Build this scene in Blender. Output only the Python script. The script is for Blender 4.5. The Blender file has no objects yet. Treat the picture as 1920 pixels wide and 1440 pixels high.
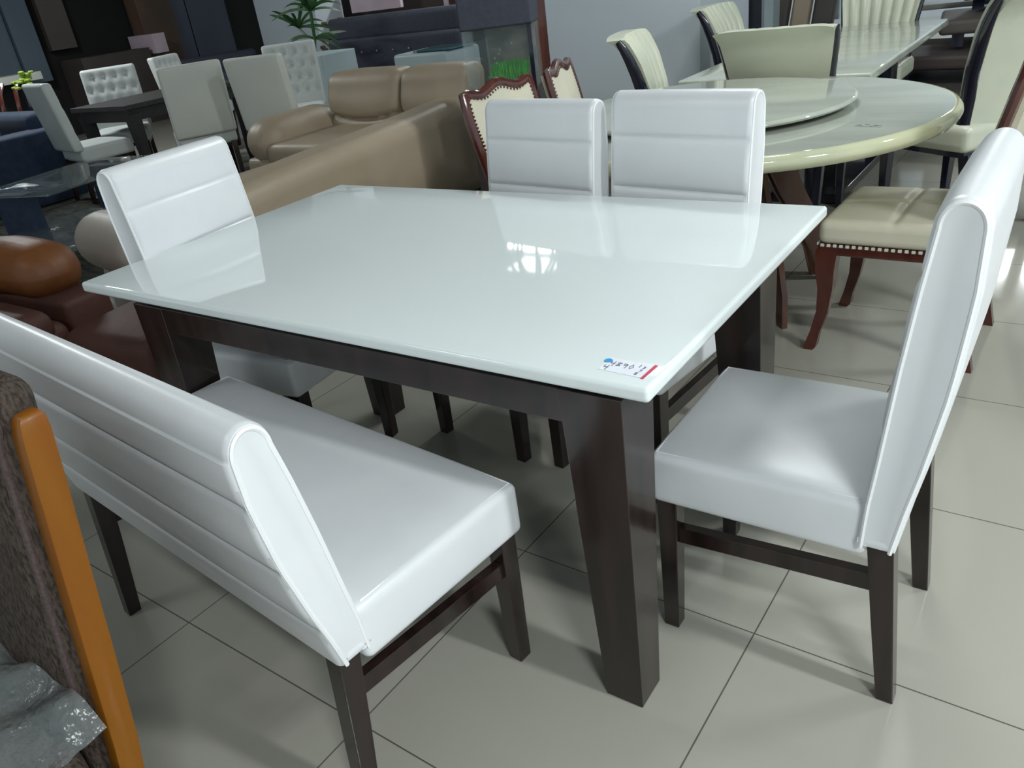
import bpy, bmesh, math, random
from math import sin, cos, pi, radians, sqrt
from mathutils import Vector, Matrix
random.seed(7)
scn = bpy.context.scene
COL = scn.collection

# ------------------------------------------------------------------ camera
CP = Vector((0.5045, -0.9861, 1.364)); YAW, PIT, ROL, FPX = -0.6632, 0.4759, -0.1414, 1490.36
_f = Vector((cos(PIT)*sin(YAW), cos(PIT)*cos(YAW), -sin(PIT)))
_r = Vector((cos(YAW), -sin(YAW), 0)); _u = _r.cross(_f)
CR = cos(ROL)*_r + sin(ROL)*_u; CU = -sin(ROL)*_r + cos(ROL)*_u; CF = _f
cam = bpy.data.cameras.new('camera'); camo = bpy.data.objects.new('camera', cam); COL.objects.link(camo)
camo.matrix_world = Matrix(((CR.x, CU.x, -CF.x, CP.x), (CR.y, CU.y, -CF.y, CP.y), (CR.z, CU.z, -CF.z, CP.z), (0, 0, 0, 1)))
cam.lens = 36*FPX/1920; cam.sensor_width = 36; cam.clip_start = 0.02; cam.clip_end = 100
scn.camera = camo

# ------------------------------------------------------------------ world, exposure, lights
w = bpy.data.worlds.new('world'); scn.world = w; w.use_nodes = True
w.node_tree.nodes['Background'].inputs[0].default_value = (0.80, 0.93, 1.0, 1)
w.node_tree.nodes['Background'].inputs[1].default_value = 0.42
vs = scn.view_settings
scn.display_settings.display_device = 'sRGB'
vs.view_transform = 'Standard'; vs.look = 'None'; vs.exposure = 0.88; vs.gamma = 1.0; vs.use_curve_mapping = False

def area(name, loc, target, sx, sy, power, col=(0.93, 0.985, 1.0), cone=None):
    l = bpy.data.lights.new(name, 'AREA'); l.shape = 'RECTANGLE'; l.size = sx; l.size_y = sy
    l.energy = power; l.color = col
    o = bpy.data.objects.new(name, l); COL.objects.link(o); o.location = loc
    d = Vector(target)-Vector(loc); o.rotation_euler = d.to_track_quat('-Z', 'Y').to_euler()
    return o
CEIL = 3.25
LAMPS = [  # x, y, power  (surface fluorescent fittings in the ceiling, long side along x)
    (3.3, 0.15, 78), (2.4, -1.9, 62), (3.0, 3.2, 42), (-0.9, 3.0, 24), (-3.0, -2.4, 8),
    (-4.65, 6.75, 16), (-0.3, 11.6, 40), (-8.3, 2.6, 55), (-6.2, 9.9, 55)]  # last two added to brighten the dim far left, clear of tabletop reflections
for i, (x, y, p) in enumerate(LAMPS):
    area('ceiling_tube_light', (x, y, CEIL-0.10), (x, y, 0), 1.15, 0.22, p)

# ------------------------------------------------------------------ pixel helpers used while measuring the room
def _ray(u, v): return CR*((u-960)/FPX) - CU*((v-720)/FPX) + CF
def at_z(u, v, z): d = _ray(u, v); return CP + d*((z-CP.z)/d.z)
def at_x(u, v, x): d = _ray(u, v); return CP + d*((x-CP.x)/d.x)
def at_y(u, v, y): d = _ray(u, v); return CP + d*((y-CP.y)/d.y)

# ------------------------------------------------------------------ materials
def mat(name, col, rough=0.5, metal=0.0, spec=0.5, coat=0.0, coat_r=0.1, noise=None, bump=None, trans=0.0, alpha=1.0, emit=None, ior=1.5, sheen=0.0):
    m = bpy.data.materials.new(name); m.use_nodes = True
    nt = m.node_tree; b = nt.nodes['Principled BSDF']
    b.inputs['Base Color'].default_value = (*col, 1); b.inputs['Roughness'].default_value = rough
    b.inputs['Metallic'].default_value = metal; b.inputs['IOR'].default_value = ior
    b.inputs['Specular IOR Level'].default_value = spec
    b.inputs['Coat Weight'].default_value = coat; b.inputs['Coat Roughness'].default_value = coat_r
    b.inputs['Transmission Weight'].default_value = trans; b.inputs['Alpha'].default_value = alpha
    b.inputs['Sheen Weight'].default_value = sheen
    if emit: b.inputs['Emission Color'].default_value = (*emit[:3], 1); b.inputs['Emission Strength'].default_value = emit[3]
    tc = nt.nodes.new('ShaderNodeTexCoord')
    if noise:   # (scale xyz, detail, colour2, lo, hi)
        sc, det, c2, lo, hi = noise
        mp = nt.nodes.new('ShaderNodeMapping'); mp.inputs['Scale'].default_value = sc
        nz = nt.nodes.new('ShaderNodeTexNoise'); nz.inputs['Scale'].default_value = 1; nz.inputs['Detail'].default_value = det
        rp = nt.nodes.new('ShaderNodeValToRGB'); rp.color_ramp.elements[0].position = lo; rp.color_ramp.elements[1].position = hi
        rp.color_ramp.elements[0].color = (*col, 1); rp.color_ramp.elements[1].color = (*c2, 1)
        nt.links.new(tc.outputs['Object'], mp.inputs[0]); nt.links.new(mp.outputs[0], nz.inputs['Vector'])
        nt.links.new(nz.outputs[0], rp.inputs[0]); nt.links.new(rp.outputs[0], b.inputs['Base Color'])
    if bump:    # (scale, strength, distance)
        n2 = nt.nodes.new('ShaderNodeTexNoise'); n2.inputs['Scale'].default_value = bump[0]; n2.inputs['Detail'].default_value = 4
        bp = nt.nodes.new('ShaderNodeBump'); bp.inputs['Strength'].default_value = bump[1]; bp.inputs['Distance'].default_value = bump[2]
        nt.links.new(tc.outputs['Object'], n2.inputs['Vector']); nt.links.new(n2.outputs[0], bp.inputs['Height'])
        nt.links.new(bp.outputs[0], b.inputs['Normal'])
    return m
M = {}
M['pearl'] = mat('pearl_leather', (0.745, 0.76, 0.775), 0.36, 0.0, 0.55, 0.15, 0.25, noise=((5, 5, 5), 3, (0.70, 0.72, 0.74), 0.35, 0.7), bump=(7, 0.10, 0.02))
M['pearl_piping'] = mat('pearl_piping', (0.86, 0.87, 0.88), 0.35, 0.0)
M['wenge'] = mat('wenge_wood', (0.010, 0.006, 0.005), 0.22, 0, 0.5, 0.30, 0.10, noise=((30, 30, 2.5), 5, (0.024, 0.012, 0.011), 0.4, 0.65), bump=(60, 0.06, 0.003))
M['glass_top'] = mat('white_stone_top', (0.79, 0.845, 0.84), 0.035, 0, 0.62, noise=((1.2, 1.2, 1), 2, (0.775, 0.835, 0.83), 0.3, 0.7))
M['grey_steel'] = mat('grey_substrate', (0.16, 0.17, 0.18), 0.45)
M['marble'] = mat('cream_marble', (0.46, 0.485, 0.42), 0.05, 0, 0.55, noise=((1.6, 5.5, 3), 6, (0.38, 0.41, 0.355), 0.42, 0.66))
M['marble_edge'] = mat('cream_marble_edge', (0.60, 0.60, 0.40), 0.08, 0, 0.5, noise=((4, 4, 9), 5, (0.50, 0.52, 0.36), 0.4, 0.7))
M['mahogany'] = mat('mahogany', (0.060, 0.012, 0.008), 0.2, 0, 0.5, 0.5, 0.08, noise=((18, 18, 3), 4, (0.10, 0.022, 0.013), 0.4, 0.7))
M['walnut'] = mat('walnut_brown', (0.090, 0.035, 0.020), 0.3, 0, 0.5, 0.3, 0.15, noise=((14, 14, 2), 4, (0.16, 0.065, 0.032), 0.4, 0.7))
M['cream'] = mat('cream_leather', (0.64, 0.60, 0.47), 0.38, 0, 0.5, noise=((3, 3, 3), 3, (0.57, 0.54, 0.42), 0.35, 0.7), bump=(9, 0.12, 0.02))
M['ivory'] = mat('ivory_leather', (0.56, 0.57, 0.45), 0.35, 0, 0.5, noise=((4, 4, 4), 4, (0.47, 0.50, 0.40), 0.35, 0.7), bump=(9, 0.12, 0.02))
M['lacquer'] = mat('black_lacquer', (0.008, 0.009, 0.020), 0.12, 0, 0.5, 0.6, 0.05, noise=((20, 20, 3), 3, (0.014, 0.014, 0.028), 0.4, 0.7))
M['nail'] = mat('pale_nailhead', (0.78, 0.76, 0.66), 0.3, 0.2, noise=((60, 60, 60), 2, (0.7, 0.68, 0.6), 0.4, 0.6))
M['taupe'] = mat('taupe_leather', (0.38, 0.31, 0.225), 0.46, 0, 0.4, noise=((2.5, 2.5, 2.5), 4, (0.34, 0.27, 0.19), 0.35, 0.7), bump=(6, 0.15, 0.03))
M['greige'] = mat('greige_leather', (0.50, 0.45, 0.40), 0.5, 0, 0.4, noise=((3, 3, 3), 4, (0.45, 0.40, 0.355), 0.35, 0.7), bump=(8, 0.2, 0.02))
M['tan'] = mat('tan_leather', (0.17, 0.060, 0.014), 0.5, 0, 0.4, noise=((4, 4, 4), 4, (0.115, 0.038, 0.011), 0.35, 0.7), bump=(10, 0.25, 0.02))
M['redbrown'] = mat('redbrown_leather', (0.070, 0.025, 0.017), 0.62, 0, 0.4, noise=((4, 4, 4), 4, (0.048, 0.018, 0.013), 0.35, 0.7), bump=(10, 0.25, 0.02))
M['navy'] = mat('navy_fabric', (0.014, 0.026, 0.055), 0.75, 0, 0.3, sheen=0.1, noise=((20, 20, 20), 4, (0.020, 0.036, 0.070), 0.35, 0.7))
M['blue'] = mat('blue_satin', (0.022, 0.075, 0.16), 0.4, 0, 0.5, noise=((5, 5, 5), 4, (0.035, 0.10, 0.20), 0.35, 0.7))
M['blue_pipe'] = mat('blue_piping', (0.10, 0.19, 0.27), 0.5)
M['charcoal'] = mat('charcoal_fabric', (0.050, 0.055, 0.078), 0.8, 0, 0.3, noise=((40, 40, 40), 3, (0.065, 0.070, 0.090), 0.35, 0.7))
M['crystal'] = mat('crystal_button', (0.9, 0.9, 0.95), 0.1, 0.8, noise=((50, 50, 50), 2, (0.8, 0.8, 0.9), 0.4, 0.6))
M['white_leather'] = mat('white_leather', (0.55, 0.58, 0.56), 0.4, 0, 0.5, noise=((5, 5, 5), 3, (0.50, 0.53, 0.51), 0.35, 0.7))
M['plain_white'] = mat('offwhite_vinyl', (0.60, 0.61, 0.55), 0.5, 0, 0.4, noise=((3, 3, 3), 3, (0.57, 0.58, 0.525), 0.35, 0.7))
M['oak'] = mat('honey_oak', (0.215, 0.078, 0.003), 0.42, 0, 0.3, 0.05, 0.2, noise=((14, 14, 1.6), 5, (0.19, 0.055, 0.003), 0.42, 0.72))
M['raw_wood'] = mat('raw_pine', (0.50, 0.32, 0.20), 0.6, noise=((20, 20, 3), 4, (0.42, 0.26, 0.16), 0.4, 0.7))
M['tweed'] = mat('brown_tweed', (0.075, 0.058, 0.046), 0.9, 0, 0.2, noise=((230, 230, 70), 5, (0.030, 0.022, 0.018), 0.42, 0.62), bump=(160, 0.5, 0.004))
M['piping_brown'] = mat('tweed_piping', (0.075, 0.05, 0.048), 0.8, noise=((200, 200, 200), 3, (0.05, 0.035, 0.032), 0.4, 0.6))
M['plastic'] = mat('clear_plastic_film', (0.28, 0.31, 0.31), 0.22, 0, 0.7, trans=0.35, alpha=0.5, bump=(14, 0.7, 0.04))
M['rug'] = mat('grey_shag', (0.060, 0.060, 0.050), 0.95, 0, 0.1, noise=((9, 40, 20), 6, (0.020, 0.021, 0.020), 0.35, 0.65), bump=(60, 1.0, 0.03))
M['glass'] = mat('clear_glass', (0.80, 0.92, 0.90), 0.02, 0, 0.5, trans=0.9, alpha=0.35, ior=1.45)
M['tank_glass'] = mat('tank_glass', (0.55, 0.68, 0.66), 0.03, 0, 0.5, trans=0.8, alpha=0.20, ior=1.2)
M['grass'] = mat('bright_grass', (0.05, 0.42, 0.015), 0.5, noise=((30, 30, 30), 3, (0.02, 0.22, 0.01), 0.35, 0.7))
M['leaf'] = mat('dark_leaf', (0.012, 0.060, 0.016), 0.4, noise=((12, 12, 12), 3, (0.03, 0.10, 0.02), 0.35, 0.7))
M['lime'] = mat('lime_petal', (0.30, 0.42, 0.05), 0.5, noise=((30, 30, 30), 2, (0.18, 0.28, 0.03), 0.4, 0.7))
M['chrome'] = mat('brushed_chrome', (0.55, 0.55, 0.57), 0.2, 1.0, noise=((3, 3, 60), 3, (0.45, 0.45, 0.47), 0.4, 0.6))
M['paper'] = mat('white_paper', (0.84, 0.86, 0.92), 0.6, noise=((40, 40, 40), 2, (0.80, 0.82, 0.9), 0.4, 0.7))
M['ink'] = mat('grey_ink', (0.10, 0.11, 0.17), 0.6, noise=((90, 90, 90), 2, (0.2, 0.2, 0.26), 0.4, 0.7))
M['red'] = mat('red_print', (0.62, 0.03, 0.08), 0.5, noise=((90, 90, 90), 2, (0.5, 0.03, 0.07), 0.4, 0.7))
M['sky_blue'] = mat('blue_sticker', (0.0, 0.33, 0.72), 0.4, noise=((90, 90, 90), 2, (0.0, 0.28, 0.65), 0.4, 0.7))
M['rubber'] = mat('dark_rubber', (0.02, 0.018, 0.018), 0.7, noise=((50, 50, 50), 2, (0.03, 0.028, 0.028), 0.4, 0.7))
M['wall_paint'] = mat('pale_blue_paint', (0.53, 0.585, 0.635), 0.6, noise=((0.8, 0.8, 0.8), 3, (0.50, 0.56, 0.60), 0.3, 0.7))
M['ceiling_paint'] = mat('ceiling_paint', (0.36, 0.38, 0.38), 0.8, noise=((1, 1, 1), 2, (0.33, 0.35, 0.35), 0.3, 0.7))
M['dark_wall'] = mat('dark_wall', (0.006, 0.0055, 0.0065), 0.9, noise=((1.5, 1.5, 1.5), 3, (0.010, 0.009, 0.009), 0.3, 0.7))
M['blue_panel'] = mat('slate_blue_panel', (0.075, 0.105, 0.135), 0.5, noise=((2, 2, 0.6), 3, (0.06, 0.085, 0.11), 0.3, 0.7))
M['navy_panel'] = mat('navy_panel', (0.022, 0.034, 0.060), 0.5, noise=((2, 2, 0.6), 3, (0.028, 0.040, 0.070), 0.3, 0.7))
M['taupe_panel'] = mat('taupe_panel', (0.085, 0.072, 0.062), 0.6, noise=((2, 2, 2), 3, (0.065, 0.055, 0.05), 0.3, 0.7))
M['rust_panel'] = mat('rust_brown_panel', (0.080, 0.055, 0.040), 0.6, noise=((3, 3, 1), 4, (0.15, 0.075, 0.05), 0.42, 0.72))
M['grey_brown'] = mat('grey_brown_wood', (0.055, 0.042, 0.038), 0.6, noise=((3, 3, 14), 4, (0.05, 0.036, 0.034), 0.35, 0.7))
M['magenta'] = mat('magenta_print', (0.20, 0.012, 0.045), 0.6, noise=((6, 6, 6), 3, (0.11, 0.01, 0.03), 0.4, 0.6))
M['pinkwhite'] = mat('pinkish_white', (0.62, 0.50, 0.56), 0.6, noise=((5, 5, 5), 3, (0.55, 0.44, 0.5), 0.4, 0.7))
M['purple'] = mat('purple_cloth', (0.10, 0.045, 0.10), 0.7, noise=((5, 5, 5), 3, (0.06, 0.03, 0.06), 0.4, 0.7))
M['teal_glass'] = mat('teal_glass', (0.03, 0.10, 0.12), 0.05, 0, 0.6, noise=((3, 3, 3), 2, (0.04, 0.12, 0.14), 0.4, 0.7))
M['pale_box'] = mat('pale_bluegrey_vinyl', (0.36, 0.44, 0.46), 0.45, noise=((3, 3, 3), 3, (0.32, 0.39, 0.41), 0.4, 0.7))
M['grey_stone'] = mat('grey_polished_stone', (0.20, 0.21, 0.19), 0.08, noise=((5, 5, 5), 4, (0.16, 0.165, 0.15), 0.4, 0.7))
M['tube'] = mat('lit_tube', (1, 1, 1), 0.5, emit=(0.92, 1.0, 0.98, 9.0))
M['fixture'] = mat('white_enamel', (0.75, 0.77, 0.77), 0.5, noise=((5, 5, 5), 2, (0.72, 0.74, 0.74), 0.4, 0.7))
M['water'] = mat('tank_back', (0.10, 0.11, 0.10), 0.3, noise=((9, 9, 14), 5, (0.20, 0.18, 0.15), 0.4, 0.62))

def floor_material():
    m = bpy.data.materials.new('polished_tile'); m.use_nodes = True; nt = m.node_tree; b = nt.nodes['Principled BSDF']
    tc = nt.nodes.new('ShaderNodeTexCoord'); mp = nt.nodes.new('ShaderNodeMapping'); mp.vector_type = 'TEXTURE'
    mp.inputs['Location'].default_value = (0.0728, 0.3052, 0); mp.inputs['Rotation'].default_value = (0, 0, -0.0175)
    nt.links.new(tc.outputs['Object'], mp.inputs[0])
    br = nt.nodes.new('ShaderNodeTexBrick'); br.offset = 0; br.squash = 1
    br.inputs['Scale'].default_value = 1; br.inputs['Brick Width'].default_value = 0.622; br.inputs['Row Height'].default_value = 0.622
    br.inputs['Mortar Size'].default_value = 0.0018; br.inputs['Mortar Smooth'].default_value = 0.2; br.inputs['Bias'].default_value = 0
    br.inputs['Color1'].default_value = (0.37, 0.36, 0.31, 1); br.inputs['Color2'].default_value = (0.36, 0.35, 0.30, 1)
    br.inputs['Mortar'].default_value = (0.10, 0.09, 0.08, 1)
    nt.links.new(mp.outputs[0], br.inputs['Vector'])
    nz = nt.nodes.new('ShaderNodeTexNoise'); nz.inputs['Scale'].default_value = 1.3; nz.inputs['Detail'].default_value = 5
    nt.links.new(tc.outputs['Object'], nz.inputs['Vector'])
    mx = nt.nodes.new('ShaderNodeMix'); mx.data_type = 'RGBA'; mx.blend_type = 'MULTIPLY'; mx.inputs[0].default_value = 0.12
    nt.links.new(br.outputs['Color'], mx.inputs[6]); nt.links.new(nz.outputs[0], mx.inputs[7])
    nt.links.new(mx.outputs[2], b.inputs['Base Color'])
    b.inputs['Roughness'].default_value = 0.10; b.inputs['Specular IOR Level'].default_value = 0.5
    return m
M['floor'] = floor_material()

# ------------------------------------------------------------------ mesh builder
class MB:
    def __init__(s): s.v = []; s.f = []
    def add(s, vs, fs):
        n = len(s.v); s.v += [Vector(p) for p in vs]; s.f += [tuple(n+i for i in f) for f in fs]; return s
    def box(s, c, d, rot=None):
        R = rot.to_matrix() if hasattr(rot, 'to_matrix') else (Matrix.Rotation(rot, 3, 'Z') if rot else Matrix.Identity(3))
        P = [Vector(c)+R@Vector((x*d[0]/2, y*d[1]/2, z*d[2]/2)) for x, y, z in
             [(-1,-1,-1),(1,-1,-1),(1,1,-1),(-1,1,-1),(-1,-1,1),(1,-1,1),(1,1,1),(-1,1,1)]]
        return s.add(P, [(0,3,2,1),(4,5,6,7),(0,1,5,4),(1,2,6,5),(2,3,7,6),(3,0,4,7)])
    def sect(s, secs):          # stacked rectangular sections: (centre, wx, wy)
        vs = []; fs = []
        for c, wx, wy in secs:
            for a, b in ((-1,-1),(1,-1),(1,1),(-1,1)): vs.append((c[0]+a*wx/2, c[1]+b*wy/2, c[2]))
        n = len(secs)
        for i in range(n-1):
            for k in range(4):
                a = i*4+k; b = i*4+(k+1) % 4; fs.append((a, b, b+4, a+4))
        fs += [(3,2,1,0), tuple(4*(n-1)+k for k in range(4))]
        return s.add(vs, fs)
    def hexa(s, P): return s.add(P, [(0,3,2,1),(4,5,6,7),(0,1,5,4),(1,2,6,5),(2,3,7,6),(3,0,4,7)])
    def tube(s, pts, r, seg=8, closed=False, flat=None, up=None):
        pts = [Vector(p) for p in pts]; n = len(pts); rs = r if isinstance(r, (list, tuple)) else [r]*n
        vs = []; fs = []; N = None
        for i, p in enumerate(pts):
            if closed: t = pts[(i+1) % n]-pts[i-1]
            else: t = pts[min(i+1, n-1)]-pts[max(i-1, 0)]
            t.normalize()
            if N is None:
                N = Vector(up) if up else (Vector((0,0,1)) if abs(t.z) < .9 else Vector((1,0,0)))
            N = (N - t*N.dot(t)); N = N.normalized() if N.length > 1e-6 else t.orthogonal().normalized()
            B = t.cross(N)
            for k in range(seg):
                a = 2*pi*k/seg; fx, fy = (flat if flat else (1, 1))
                vs.append(p + N*cos(a)*rs[i]*fx + B*sin(a)*rs[i]*fy)
        m = n if closed else n-1
        for i in range(m):
            for k in range(seg):
                a = i*seg+k; b = i*seg+(k+1) % seg; c = ((i+1) % n)*seg+(k+1) % seg; d = ((i+1) % n)*seg+k
                fs.append((a, b, c, d))
        if not closed: fs += [tuple(reversed(range(seg))), tuple((n-1)*seg+k for k in range(seg))]
        return s.add(vs, fs)
    def lathe(s, prof, c=(0,0,0), seg=48):     # prof: (r, z)
        vs = []; fs = []; n = len(prof)
        for r, z in prof:
            for k in range(seg):
                a = 2*pi*k/seg; vs.append((c[0]+r*cos(a), c[1]+r*sin(a), c[2]+z))
        for i in range(n-1):
            for k in range(seg):
                a = i*seg+k; b = i*seg+(k+1) % seg; fs.append((a, b, b+seg, a+seg))
        fs += [tuple(reversed(range(seg))), tuple((n-1)*seg+k for k in range(seg))]
        return s.add(vs, fs)
    def rbox(s, c, d, r=0.02, n=8, puff=(0,0,0), rot=None, taper=None, fn=None):
        """rounded cushion-like block; puff = bulge of the +-x, +-y, +-z faces"""
        R = rot.to_matrix() if hasattr(rot, 'to_matrix') else (Matrix.Rotation(rot, 3, 'Z') if rot else Matrix.Identity(3))
        h = [x/2 for x in d]; r = min(r, *[x*0.98 for x in h])
        def coords(H):
            e = [-H, -H+r*.12, -H+r*.35, -H+r*.65, -H+r]; L = 2*(H-r)
            mid = [-H+r+L*i/n for i in range(1, n)] if L > 1e-6 else []
            out = e+mid+[-x for x in reversed(e)]; res = []
            for x in out:
                if not res or x-res[-1] > 1e-7: res.append(x)
            return res
        C = [coords(H) for H in h]; idx = {}; vs = []; fs = []
        def vert(i, j, k):
            if (i, j, k) in idx: return idx[(i, j, k)]
            p = Vector((C[0][i], C[1][j], C[2][k]))
            q = Vector([max(-(h[a]-r), min(h[a]-r, p[a])) for a in range(3)]); dd = p-q
            if dd.length > 1e-9: p = q+dd.normalized()*r
            g = [max(0, 1-(p[a]/h[a])**2) for a in range(3)]
            o = Vector((puff[0]*(p.x/h[0])**3*g[1]*g[2] if puff[0] else 0, puff[1]*(p.y/h[1])**3*g[0]*g[2] if puff[1] else 0,
                        puff[2]*(p.z/h[2])**3*(g[0]*g[1])**.6 if puff[2] else 0))
            p = p+o
            if taper: p.x *= 1+taper[0]*(p.z/h[2]); p.y *= 1+taper[1]*(p.z/h[2])
            if fn: p = fn(p)
            idx[(i, j, k)] = len(vs); vs.append(Vector(c)+R@p); return idx[(i, j, k)]
        nx, ny, nz = [len(a)-1 for a in C]
        for i in range(nx):
            for j in range(ny):
                fs.append((vert(i,j,0), vert(i,j+1,0), vert(i+1,j+1,0), vert(i+1,j,0)))
                fs.append((vert(i,j,nz), vert(i+1,j,nz), vert(i+1,j+1,nz), vert(i,j+1,nz)))
        for i in range(nx):
            for k in range(nz):
                fs.append((vert(i,0,k), vert(i+1,0,k), vert(i+1,0,k+1), vert(i,0,k+1)))
                fs.append((vert(i,ny,k), vert(i,ny,k+1), vert(i+1,ny,k+1), vert(i+1,ny,k)))
        for j in range(ny):
            for k in range(nz):
                fs.append((vert(0,j,k), vert(0,j,k+1), vert(0,j+1,k+1), vert(0,j+1,k)))
                fs.append((vert(nx,j,k), vert(nx,j+1,k), vert(nx,j+1,k+1), vert(nx,j,k+1)))
        return s.add(vs, fs)
    def extrude(s, prof, rings, edge=None):   # prof: closed list of (y,z); rings: (x, inset); edge: outline of the outermost rings
        n = len(prof); P = [Vector((0, y, z)) for y, z in prof]; nor = []
        for i in range(n):
            t = P[(i+1) % n]-P[i-1]; q = Vector((0, -t.z, t.y)); q.normalize(); nor.append(q)
        ar = sum(P[i].y*P[(i+1) % n].z-P[(i+1) % n].y*P[i].z for i in range(n))
        sg = 1 if ar > 0 else -1
        vs = []; fs = []
        E = [Vector((0, y, z)) for y, z in edge] if edge else P; En = []
        for i in range(n):
            t = E[(i+1) % n]-E[i-1]; q = Vector((0, -t.z, t.y)); q.normalize(); En.append(q)
        for x, ins in rings:
            k = 1 if ins > 0 else (.5 if abs(abs(x)-abs(rings[0][0])) < .014 else 0)
            for i in range(n): p = P[i].lerp(E[i], k)+nor[i].lerp(En[i], k)*ins*sg; vs.append((x, p.y, p.z))
        for a in range(len(rings)-1):
            for i in range(n):
                j = (i+1) % n; f = (a*n+i, a*n+j, (a+1)*n+j, (a+1)*n+i); fs.append(f if sg < 0 else f[::-1])
        c0 = tuple(range(n)); c1 = tuple((len(rings)-1)*n+i for i in range(n))
        fs += [c0 if sg > 0 else c0[::-1], c1[::-1] if sg > 0 else c1]
        return s.add(vs, fs)
    def build(s, name, m, parent=None, smooth=True, ang=40, bevel=0.0, loc=None):
        me = bpy.data.meshes.new(name); me.from_pydata([tuple(v) for v in s.v], [], s.f); me.validate(); me.update()
        bm = bmesh.new(); bm.from_mesh(me); bmesh.ops.recalc_face_normals(bm, faces=bm.faces)
        if bevel: 
            es = [e for e in bm.edges if len(e.link_faces) == 2 and e.calc_face_angle(0) > radians(30)]
            bmesh.ops.bevel(bm, geom=es, offset=bevel, segments=2, profile=0.5, affect='EDGES')
        bm.to_mesh(me); bm.free()
        if smooth:
            me.polygons.foreach_set('use_smooth', [True]*len(me.polygons)); me.set_sharp_from_angle(angle=radians(ang))
        me.materials.append(M[m] if isinstance(m, str) else m)
        o = bpy.data.objects.new(name, me); COL.objects.link(o)
        if parent: o.parent = parent
        if loc: o.location = loc
        return o

def tag(o, label=None, cat=None, group=None, kind=None):
    if label: o['label'] = label
    if cat: o['category'] = cat
    if group: o['group'] = group
    if kind: o['kind'] = kind
    return o
def thing(name, label, cat, loc=(0,0,0), rz=0.0, group=None, sc=1.0):
    o = bpy.data.objects.new(name, None); COL.objects.link(o); o.empty_display_size = 0.1
    o.location = loc; o.rotation_euler = (0, 0, rz); o.scale = (sc, sc, sc)
    return tag(o, label, cat, group)
def dup(root, loc, rz, label, sc=1.0):
    def cp(o, par):
        c = o.copy(); COL.objects.link(c); c.parent = par
        for ch in list(o.children): cp(ch, c)
        return c
    r = cp(root, None); r.location = loc; r.rotation_euler = (0, 0, rz); r.scale = (sc, sc, sc); r['label'] = label
    return r
def lerp(a, b, t): return a+(b-a)*t
def interp(tab, z):
    for (z0, a), (z1, b) in zip(tab, tab[1:]):
        if z <= z1: return lerp(a, b, max(0, (z-z0)/(z1-z0)))
    return tab[-1][1]

# ------------------------------------------------------------------ the setting
o = MB().box((-3.5, 3.5, -0.05), (17, 19, 0.1)).build('floor', 'floor', smooth=False); tag(o, kind='structure')
o = MB().box((-3.5, 3.5, CEIL+0.05), (17, 19, 0.1)).build('ceiling', 'ceiling_paint', smooth=False); tag(o, kind='structure')
o = MB().box((-12.05, 3.5, CEIL/2), (0.1, 19, CEIL)).build('wall_left', 'dark_wall', smooth=False); tag(o, kind='structure')
o = MB().box((-3.5, 13.05, CEIL/2), (17.2, 0.1, CEIL)).build('wall_back', 'wall_paint', smooth=False); tag(o, kind='structure')
o = MB().box((-2.66, 5.4, CEIL/2), (1.44, 1.0, CEIL), 0.0).build('wall_pillar', 'wall_paint', smooth=False, bevel=0.006); tag(o, kind='structure')
o = MB().box((-9.4, 7.9, CEIL/2), (1.25, 0.55, CEIL)).build('wall_far_pillar', 'wall_paint', smooth=False, bevel=0.006); tag(o, kind='structure')

# ceiling fittings
fit0 = None
LAB = ['surface fluorescent ceiling light right of the dining table', 'surface fluorescent ceiling light right of the camera side of the bench', 'surface fluorescent ceiling light right of the round table',
       'surface fluorescent ceiling light over the round marble table', 'surface fluorescent ceiling light in the dim left corner', 'surface fluorescent ceiling light mirrored in the white tabletop', 'surface fluorescent ceiling light at the far end of the showroom',
       'added fluorescent ceiling light above the navy sofa, brightening the far left', 'added fluorescent ceiling light brightening the far white pillar']
for i, (x, y, p) in enumerate(LAMPS):
    if fit0 is None:
        fit0 = thing('ceiling_light', LAB[i], 'ceiling light', (x, y, CEIL), 0, 'fluorescent ceiling lights')
        MB().box((0,0,-0.03), (1.25,0.24,0.06)).build('housing', 'fixture', fit0, smooth=False, bevel=0.008)
        for s in (-1, 1): MB().tube([(-0.58, s*0.06, -0.078), (0.58, s*0.06, -0.078)], 0.014, 10).build('tube', 'tube', fit0)
    else: dup(fit0, (x, y, CEIL), 0, LAB[i])
M['ceiling_glow'] = mat('emissive_ceiling_glow', (0.9, 0.9, 0.9), 0.5, emit=(0.9, 1.0, 0.98, 1.8))
lp = thing('added_glow_panel', 'added glowing panel standing in for the lit ceiling beside the far tube light', 'ceiling light', (-4.55, 6.27, CEIL), radians(3))  # added panel: its glow stands in for lit ceiling mirrored in the tabletop
MB().box((0,0,-0.02), (0.60,0.48,0.04)).build('frame', 'fixture', lp, smooth=False, bevel=0.004)
MB().box((0,0,-0.045), (0.55,0.43,0.01)).build('glow_face', 'ceiling_glow', lp, smooth=False)
# pendant of curved arms that hangs before the far light
pn = thing('pendant_lamp', 'pendant of curved metal arms below the ceiling, mirrored in the white tabletop', 'lamp', (-3.95, 5.35, CEIL))
MB().tube([(0,0,0), (0,0,-0.25)], 0.01, 8).build('rod', 'chrome', pn)
for k in range(7):
    a = 2*pi*k/7+.2
    MB().tube([(0.02*cos(a), 0.02*sin(a), -0.20)]+[(0.24*sin(pi*t)*cos(a), 0.24*sin(pi*t)*sin(a), -0.2-0.62*t) for t in (0.15,.3,.45,.6,.75,.9,1)], 0.016, 6).build('arm', 'grey_brown', pn)

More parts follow.
